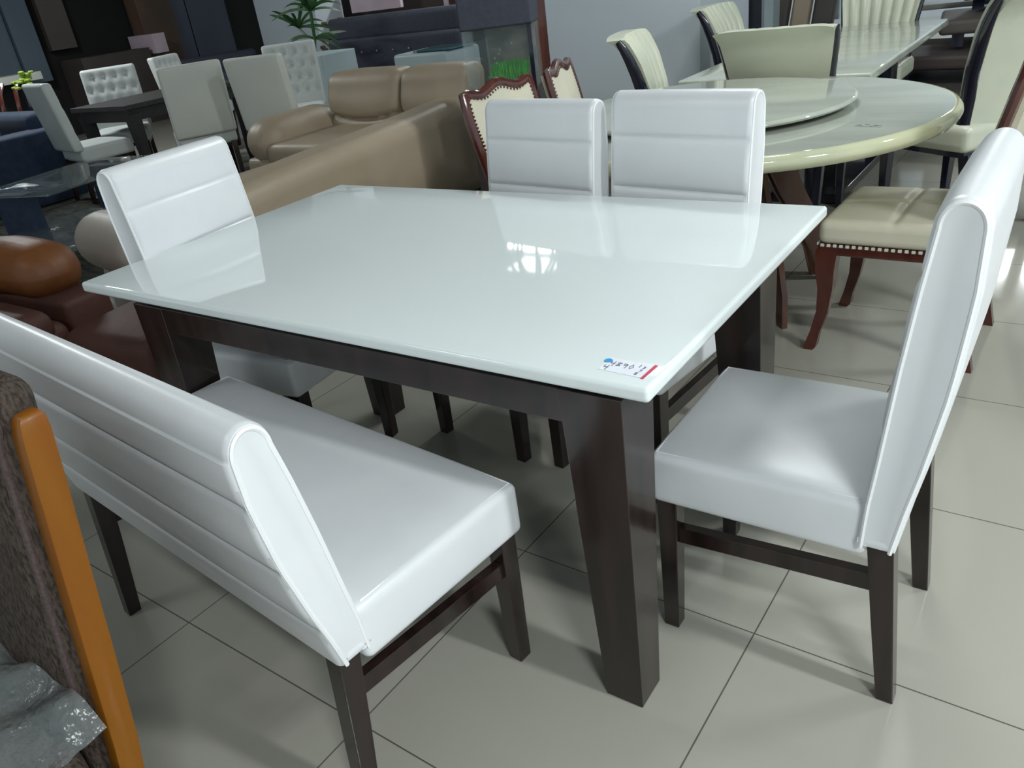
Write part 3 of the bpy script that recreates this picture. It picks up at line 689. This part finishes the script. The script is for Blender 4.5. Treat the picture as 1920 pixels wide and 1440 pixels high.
def place_back(u0,v0,u1,v1,zt,face,label,src=None,tuft=False,depth=.54):
    """stand a chair so that its top edge spans two measured points; face=+1 when its front is turned to the camera"""
    a=at_z(u0,v0,zt); b=at_z(u1,v1,zt); mid=(a+b)/2; dx=(b-a); ang=math.atan2(dx.y,dx.x)
    if face<0: ang+=pi
    fwd=Vector((sin(ang),-cos(ang),0)); loc=mid+fwd*depth; loc.z=0
    s=min(1.25,max(.8,dx.length/.5))*1.0
    if src is None:
        src=make_white(label,tuft); src.location=loc; src.rotation_euler=(0,0,ang); return src
    return dup(src,loc,ang,label)
wa=place_back(290,125,408,106,1.045,-1,'plain-backed white chair turned away, left of two before the black table')
place_back(420,107,524,94,1.045,-1,'plain-backed white chair turned away, right of two before the black table',wa)
wt=place_back(148,138,252,122,1.01,1,'white button-tufted chair behind the black table, left one',None,True)
place_back(258,118,350,98,1.01,1,'white button-tufted chair behind the black table, right one',wt)
place_back(496,86,580,74,1.03,1,'white button-tufted high-back chair below the palm leaves',wt)
place_back(36,160,104,158,1.02,-1,'white button-tufted chair at the left end of the black table, beside the navy sofa',wt)

# ------------------------------------------------------------------ navy sofa, cushion, coffee table, rug, plinth
ns = thing('navy_sofa','navy blue fabric sofa at the left edge','sofa',(-7.7,2.1,0))
S = lambda x,y,z: (x+7.7,y-2.1,z)
MB().rbox(S(-7.30,2.05,.33),(.34,1.60,.62),.04,6).build('armrest','navy',ns,ang=60)
MB().rbox(S(-8.2,2.05,.22),(1.5,1.5,.34),.04,6).build('base','navy',ns,ang=60)
MB().rbox(S(-8.1,2.75,.50),(1.5,.24,.55),.06,6).build('back_cushion','navy',ns,ang=60)
cu=thing('throw_cushion','shiny blue throw cushion with pale piping on the navy sofa','cushion',(-7.72,2.25,.40),radians(20))
MB().rbox((0,0,.26),(.60,.16,.46),.07,12,(0,.05,0),rot=Matrix.Rotation(radians(-14),3,'X').to_quaternion()).build('cover','blue',cu,ang=80)
MB().tube([(.30,-.03,.03),(.31,.04,.26),(.30,.10,.48)],.008,6).build('piping','blue_pipe',cu)
MB().box((-.22,-.11,.18),(.07,.006,.12)).build('label_card','paper',cu,smooth=False)
ct = thing('coffee_table','clear glass coffee table with dark legs on the grey rug','table',(-5.55,1.95,.02),radians(14))
MB().rbox((0,0,.43),(.85,1.15,.012),.005,4).build('glass_top','glass',ct)
MB().rbox((.42,-.50,.17),(.95,1.1,.012),.005,4).build('glass_shelf','glass',ct)
for s in (-1,1): MB().box((-.1,s*.42,.21),(.30,.10,.41)).build('leg','navy',ct,smooth=False,bevel=.004)
rg = MB().rbox((-5.6,1.55,.008),(2.7,2.3,.016),.007,24,fn=lambda p: Vector((p.x,p.y,p.z+(.006*random.random() if p.z>0 else 0)))).build('shag_rug','rug',ang=180)
tag(rg,'dark grey shag rug under the glass coffee table','rug')
pl = MB().box((-5.35,2.95,.06),(.70,.22,.12),radians(20)).build('display_plinth','grey_brown',smooth=False,bevel=.004)
tag(pl,'low brown display plinth on the floor beyond the left white chair','plinth')
pb = MB().box((-4.10,2.0,.05),(.30,.7,.10),radians(8)).build('display_board','mahogany',smooth=False,bevel=.004)
tag(pb,'flat reddish brown board lying beside the grey rug','board')

# ------------------------------------------------------------------ aquarium
aq = thing('aquarium','glass aquarium with bright green grass and a dark hood beside the pillar','aquarium',(-2.42,3.12,0),radians(26))
W=.40; D=.30; z0=.74; z1=1.09
MB().box((0,0,.37),(W+.03,D+.03,.74)).build('cabinet','grey_brown',aq,smooth=False)
MB().box((0,0,z1+.12),(W+.02,D+.02,.24)).build('hood','charcoal',aq,smooth=False,bevel=.01)
for c,d in (((0,-D/2,(z0+z1)/2),(W,.008,z1-z0)),((-W/2,0,(z0+z1)/2),(.008,D,z1-z0)),((W/2,0,(z0+z1)/2),(.008,D,z1-z0))):
    MB().box(c,d).build('glass_pane','tank_glass',aq,smooth=False)
MB().box((.03,D/2-.01,(z0+z1)/2),(W-.10,.01,z1-z0)).build('back_board','water',aq,smooth=False)
MB().box((W/2-.012,-D/2-.006,(z0+z1)/2),(.024,.020,z1-z0)).build('corner_post','lacquer',aq,smooth=False)
gr=MB()
for i in range(520):
    x=random.uniform(-.06,.12); y=random.uniform(-.12,.06); h=random.uniform(.09,.165); dx=random.uniform(-.03,.03)
    gr.add([(x-.005,y,z0),(x+.005,y,z0),(x+dx+.002,y+dx*.5,z0+h),(x+dx-.002,y+dx*.5,z0+h)],[(0,1,2,3)])
g=gr.build('water_grass','grass',aq,ang=180); g['kind']='stuff'
MB().rbox((0,0,z0+.01),(.34,.24,.02),.008,6).build('gravel','rust_panel',aq)
bb=MB()
for x,z in ((-.03,.90),(-.035,.93),(-.01,.95),(.07,1.0),(.0,.97)): bb.lathe([(.0015,-.006),(.005,0),(.0015,.006)],(x,-.1,z),6)
bb.build('bubbles','crystal',aq)
mr=thing('narrow_cabinet','tall dark red narrow cabinet between the aquarium and the pale pillar','cabinet',(at_y(992,40,3.5).x,3.5,0))
MB().box((0,0,.66),(.13,.20,1.32)).build('body','mahogany',mr,smooth=False,bevel=.004)
MB().box((.0,-.104,.80),(.09,.008,.12)).build('white_card','paper',mr,smooth=False)
MB().box((.0,-.104,.62),(.10,.008,.14)).build('white_card','paper',mr,smooth=False)

# ------------------------------------------------------------------ charcoal sofa with crystals, white side table
Yc=6.8
def quad_box(name,m,u0,v0,u1,v1,u2,v2,u3,v3,Y,th,parent=None,ax='y',bevel=0,smooth=False):
    """upright slab standing in the plane y=Y (or x=Y) through four measured corners, th thick"""
    f=at_y if ax=='y' else at_x; P=[f(u0,v0,Y),f(u1,v1,Y),f(u2,v2,Y),f(u3,v3,Y)]
    d=Vector((0,th,0)) if ax=='y' else Vector((-th,0,0)); off=parent.location if parent else Vector((0,0,0))
    return MB().hexa([p-off for p in P]+[p+d-off for p in P]).build(name,m,parent,smooth=smooth,bevel=bevel)
a=at_y(640,105,Yc); b=at_y(865,60,Yc)
cs=thing('charcoal_sofa','charcoal fabric sofa with a row of crystal buttons, beyond the taupe sofa','sofa',((a.x+b.x)/2,Yc,0))
cw=(b.x-a.x)+.1
zt=at_y(740,22,Yc).z; zm=at_y(740,68,Yc).z; zb=at_y(740,122,Yc).z
MB().rbox((0,.02,(zt+zm)/2),(cw,.22,zt-zm),.05,10,(0,.01,0)).build('headrest','charcoal',cs,ang=60)
MB().rbox((0,-.02,(zm+zb)/2),(cw,.26,zm-zb+.05),.04,10,(0,.01,0)).build('back_cushion','charcoal',cs,ang=60)
MB().rbox((0,-.42,zb-.10),(cw,.65,.20),.05,8,(0,0,.01)).build('seat_cushion','charcoal',cs,ang=60)
MB().box((0,-.35,max(.06,(zb-.2)/2)),(cw,.8,max(.1,zb-.2))).build('base','charcoal',cs,smooth=False)
cb=MB()
for u,v in ((652,100),(680,98),(708,95),(738,93),(768,90)):
    p=at_y(u,v,Yc-.17); cb.lathe([(.002,-.014),(.015,0),(.002,.014)],(p.x-cs.location.x,-.185,p.z),8)
cb.build('crystal_buttons','crystal',cs)
la=thing('pale_bench','pale blue-grey low vinyl bench left of the charcoal sofa','bench',(at_y(592,120,5.2).x,5.2,0))
t=at_y(610,100,5.2).z
MB().box((0,.1,t/2),(.52,.5,t)).build('body','pale_box',la,smooth=False,bevel=.01)
wt_=thing('white_side_table','white box-shaped side table with a dark glass top beside the charcoal sofa','table',(at_y(820,110,5.0).x,5.0,0))
t=at_y(820,92,5.0).z
MB().rbox((0,0,t/2),(.62,.5,t),.03,4).build('body','pale_box',wt_,ang=60)
MB().rbox((.12,-.02,t+.012),(.42,.40,.012),.005,4).build('glass_top','teal_glass',wt_)
MB().box((.16,-.252,t*.62),(.12,.01,t*.5)).build('opening','teal_glass',wt_,smooth=False)

# palm
def frond(b,base,ang,L,lift,droop,nl=16,leaf=.26):
    spine=[]
    for i in range(nl+1):
        t=i/nl; r=L*t*cos(lift*(1-t*.4)); spine.append(Vector((base[0]+cos(ang)*r, base[1]+sin(ang)*r, base[2]+L*sin(lift)*t-droop*t*t)))
    b.tube(spine,[.010*(1-.8*i/nl) for i in range(nl+1)],5)
    side=Vector((-sin(ang),cos(ang),0))
    for i in range(3,nl+1):
        p=spine[i]; tdir=(spine[i]-spine[i-1]).normalized(); l=leaf*sin(pi*min(1,(i-1)/nl*.9+.1))
        for s in (-1,1):
            tip=p+side*s*l*.75+tdir*l*.55+Vector((0,0,-l*.45)); mid=p.lerp(tip,.5)+Vector((0,0,l*.12)); w_=tdir*.014
            b.add([p-w_*.5,p+w_*.5,mid+w_,mid-w_,tip],[(0,1,2,3),(3,2,4)])
bp=at_y(575,118,5.9)
pp=thing('potted_palm','green palm plant in a dark pot before the far white pillar','plant',(bp.x,5.9,0))
MB().lathe([(.13,0),(.17,.28),(.18,.30),(.15,.30)],seg=24).build('pot','lacquer',pp)
zc=bp.z
lf=MB(); random.seed(3); B=pp.location
def strap(b,base,d,L,droop,wd):
    d=Vector(d).normalized(); sd=d.cross(Vector((.55,-.7,.2))).normalized(); pts=[]
    for i in range(7):
        t=i/6; pts.append((Vector(base)+d*L*t-Vector((0,0,droop*t*t)), .80*wd*(.35+1.3*t)*(1-t)**.6+.001))
    vs=[]; 
    for p,w_ in pts: vs += [p-sd*w_, p+sd*w_]
    b.add(vs,[(2*i,2*i+1,2*i+3,2*i+2) for i in range(6)])
def head(u,v,n,L,spread,seed,up=.5):
    rnd=random.Random(seed); c=at_y(u,v,5.9)-B
    for k in range(n):
        a=2*pi*k/n+rnd.uniform(-.3,.3); e=rnd.uniform(-.15,1.2)*spread+up
        strap(lf,c,(cos(a)*cos(e),sin(a)*cos(e),sin(e)),L*rnd.uniform(.75,1.1),L*rnd.uniform(.15,.6),.030)
    return c
h1=head(560,52,16,.42,.8,1,.25); h2=head(582,20,18,.48,.9,2,.3); h3=head(590,72,13,.40,.6,5,-.2)
lf.build('leaves','leaf',pp,ang=180)
base=Vector((0,0,.28)); sm=MB()
sm.tube([base,base.lerp(h2,.5)+Vector((.03,0,0)),h3,h2],.018,8)
sm.tube([h3,h3.lerp(h1,.5)+Vector((0,0,-.04)),h1],.012,8)
sm.build('stem','leaf',pp)
dp=thing('dried_plant','brownish flowering plant between the palm and the charcoal sofa','plant',(at_y(632,60,7.3).x,7.3,0))
MB().lathe([(.12,0),(.16,.4),(.14,.4)],seg=20).build('pot','mahogany',dp)
dl=MB(); zc2=at_y(632,70,7.3).z
for k in range(70):
    a=random.uniform(0,2*pi); r_=random.uniform(0,.26); z=zc2+random.uniform(-.35,.22)
    dl.rbox((r_*cos(a),r_*sin(a),z),(.07,.07,.04),.015,2,rot=a)
dl.tube([(0,0,.38),(0,0,zc2)],.02,6)
dl.build('foliage','rust_panel',dp)

# ------------------------------------------------------------------ far wall fittings, left (on x=-12) and middle
def ycol(u,v): return at_x(u,v,-11.9).y
def xslab(name,label,cat,m,u0,u1,v,zb_,zt_,th=.12,x=-11.95):
    y0,y1=ycol(u0,v),ycol(u1,v)
    o=MB().box((x+th/2,(y0+y1)/2,(zb_+zt_)/2),(th,abs(y1-y0),zt_-zb_)).build(name,m,smooth=False,bevel=.004)
    return tag(o,label,cat)
xslab('wall_panel','slate blue wall panel at the far left edge','panel','blue_panel',-60,38,130,.95,CEIL,.10)
xslab('wall_panel','slate blue wall panel, second from the left edge beside the dark alcove','panel','blue_panel',42,88,135,.80,CEIL,.16)
xslab('wall_shelf','pale ledge at the far left below the slate panels','shelf','plain_white',-40,48,140,.86,.96,.5)
xslab('wall_panel','taupe panel hanging in the dark alcove, upper left','panel','taupe_panel',93,143,88,1.17,2.6,.10)
xslab('counter','grey brown low counter in the dark alcove, upper left','counter','grey_brown',112,246,108,0.0,1.03,.6)
xslab('notice_board','small pale notice board at the end of the dark counter','notice board','pinkwhite',249,272,90,.93,1.20,.66)
xslab('wood_column','rust brown mottled column right of the dark counter','column','rust_panel',262,326,90,0.0,CEIL,.3)
xslab('navy_door','navy wall panel right of the rust brown column, narrow one','panel','navy_panel',329,360,80,0.0,CEIL,.14)
xslab('navy_door','navy wall panel left of the black post, wide one','panel','navy_panel',363,436,80,0.0,CEIL,.12)
dk=thing('dark_sofa','very dark sofa low in front of the navy panels','sofa',at_z(385,96,.80).xy.to_3d(),radians(60))
dk.location=(-10.4,7.0,0)
MB().rbox((0,0,.36),(1.3,.7,.45),.08,6).build('base','charcoal',dk); MB().rbox((0,.30,.60),(1.3,.22,.42),.08,6).build('back_cushion','charcoal',dk)
hd=thing('slatted_headboard','curved brown slatted chair back at the far left edge','headboard',(-9.3,3.0,0),radians(60))
for k in range(7):
    MB().tube([(-.45+k*.15,0,.45),(-.45+k*.15,-.06,.70),(-.43+k*.15,-.02,.88),(-.38+k*.15,.05,.98)],.022,6,flat=(1,.5)).build('slat','mahogany',hd)
MB().box((0,0,.43),(1.1,.10,.08)).build('rail','mahogany',hd,smooth=False)
for s in (-1,1): MB().box((s*.5,0,.20),(.06,.06,.40)).build('leg','mahogany',hd,smooth=False)
fl=thing('yellow_flowers','small yellow green flowers in a vase behind the left-end white chair','flowers',(0,0,0)); q_=at_z(103,152,1.02); fl.location=(q_.x-1.6,q_.y+.5,0)
MB().lathe([(.05,0),(.09,.3),(.05,.7),(.04,.95)],seg=16).build('vase','lacquer',fl)
ff=MB()
for k in range(26):
    a=random.uniform(0,2*pi); r_=random.uniform(0,.12); ff.rbox((r_*cos(a),r_*sin(a),.98+random.uniform(-.04,.10)),(.05,.05,.025),.01,2,rot=a)
ff.build('petals','lime',fl)

# stand with pink and white boxes beyond the charcoal sofa
Yb=8.2
def yslab(name,label,cat,m,u0,v0,u1,v1,Y,th=.1,zb_=None):
    a=at_y(u0,v0,Y); b=at_y(u1,v1,Y); x0,x1=sorted((a.x,b.x)); zt_=max(a.z,b.z); zz_=min(a.z,b.z) if zb_ is None else zb_
    o=MB().box(((x0+x1)/2,Y+th/2,(zt_+zz_)/2),(x1-x0,th,zt_-zz_)).build(name,m,smooth=False,bevel=.004)
    return tag(o,label,cat)
yslab('shelf_unit','dark brown shelf unit behind the charcoal sofa','shelf','grey_brown',600,-30,880,70,Yb+.4,.3,0.0)
yslab('white_screen','pale lilac lit-looking panel above the charcoal sofa','panel','pinkwhite',650,-25,752,14,Yb,.06)
yslab('purple_cloth','purple cloth hanging left of the pale lilac panel','cloth','purple',612,-25,640,22,Yb,.05)
yslab('pink_carton','pink and white carton right of the charcoal sofa','box','pinkwhite',828,-20,862,32,Yb,.25)
yslab('magenta_bag','magenta bag below the pink and white carton','bag','magenta',834,36,866,62,Yb-.4,.25,0.0)
yslab('red_sleeve','brownish red strip on the pink and white carton','box','redbrown',838,-20,856,18,Yb-.03,.03)
yslab('black_wall_unit','black wall unit behind the aquarium','cabinet','dark_wall',862,-60,992,60,6.2,.3,0.0)

# ------------------------------------------------------------------ far right background
Yr=8.0
yslab('black_cupboard','tall black lacquered cupboard behind the ivory chair','cupboard','lacquer',1386,-40,1427,60,Yr,.5,0.0)
yslab('blue_grey_post','blue grey post right of the black cupboard','post','pale_box',1434,-40,1449,60,Yr-.3,.2,0.0)
for k,(u0,u1,lab) in enumerate([(1452,1474,'left one beside the post'),(1477,1512,'the middle one'),(1515,1556,'right one behind the marble table')]):
    a=at_y(u0,40,Yr); b=at_y(u1,40,Yr)
    o=MB().rbox(((a.x+b.x)/2,Yr+.1+.05*k,.62),((b.x-a.x)*.98,.12,1.24),.03,8,fn=lambda p: Vector((p.x+.10*p.z,p.y+.15*p.z,p.z))).build('leaning_mattress',['taupe_panel','taupe','taupe_panel'][k],ang=60)
    tag(o,'taupe wrapped slab leaning upright, '+lab,'mattress','taupe slabs leaning upright')
yslab('grey_board','grey board leaning beyond the taupe slabs','board','pale_box',1530,-30,1572,36,Yr+.5,.05)
# pile of dark brown furniture behind the marble table
c=at_z(1775,105,.42)
st0=None
for k,(dx,dy,z,wx,wy,wz,rz,m,lab) in enumerate([(0,0,.11,1.9,1.2,.22,4,'taupe_panel','bottom of the pile'),(.1,.15,.33,1.7,1.0,.20,-5,'grey_brown','second from the bottom'),(.25,.3,.55,1.3,.8,.20,8,'taupe_panel','third from the bottom'),(.3,.45,.74,1.1,.6,.15,-3,'grey_brown','top of the pile')]):
    r_=thing('stacked_bench','dark brown flat bench stacked at the right beyond the marble table, '+lab,'bench',(c.x+dx+.25,c.y+dy+.3,z-wz/2),radians(rz),'dark brown benches stacked beyond the marble table')
    MB().rbox((0,0,wz*.72),(wx,wy,wz*.52),.03,4).build('top',m,r_)
    for s in (-1,1): MB().box((s*wx*.4,0,wz*.24),(.08,wy*.8,wz*.48)).build('leg','lacquer',r_,smooth=False)
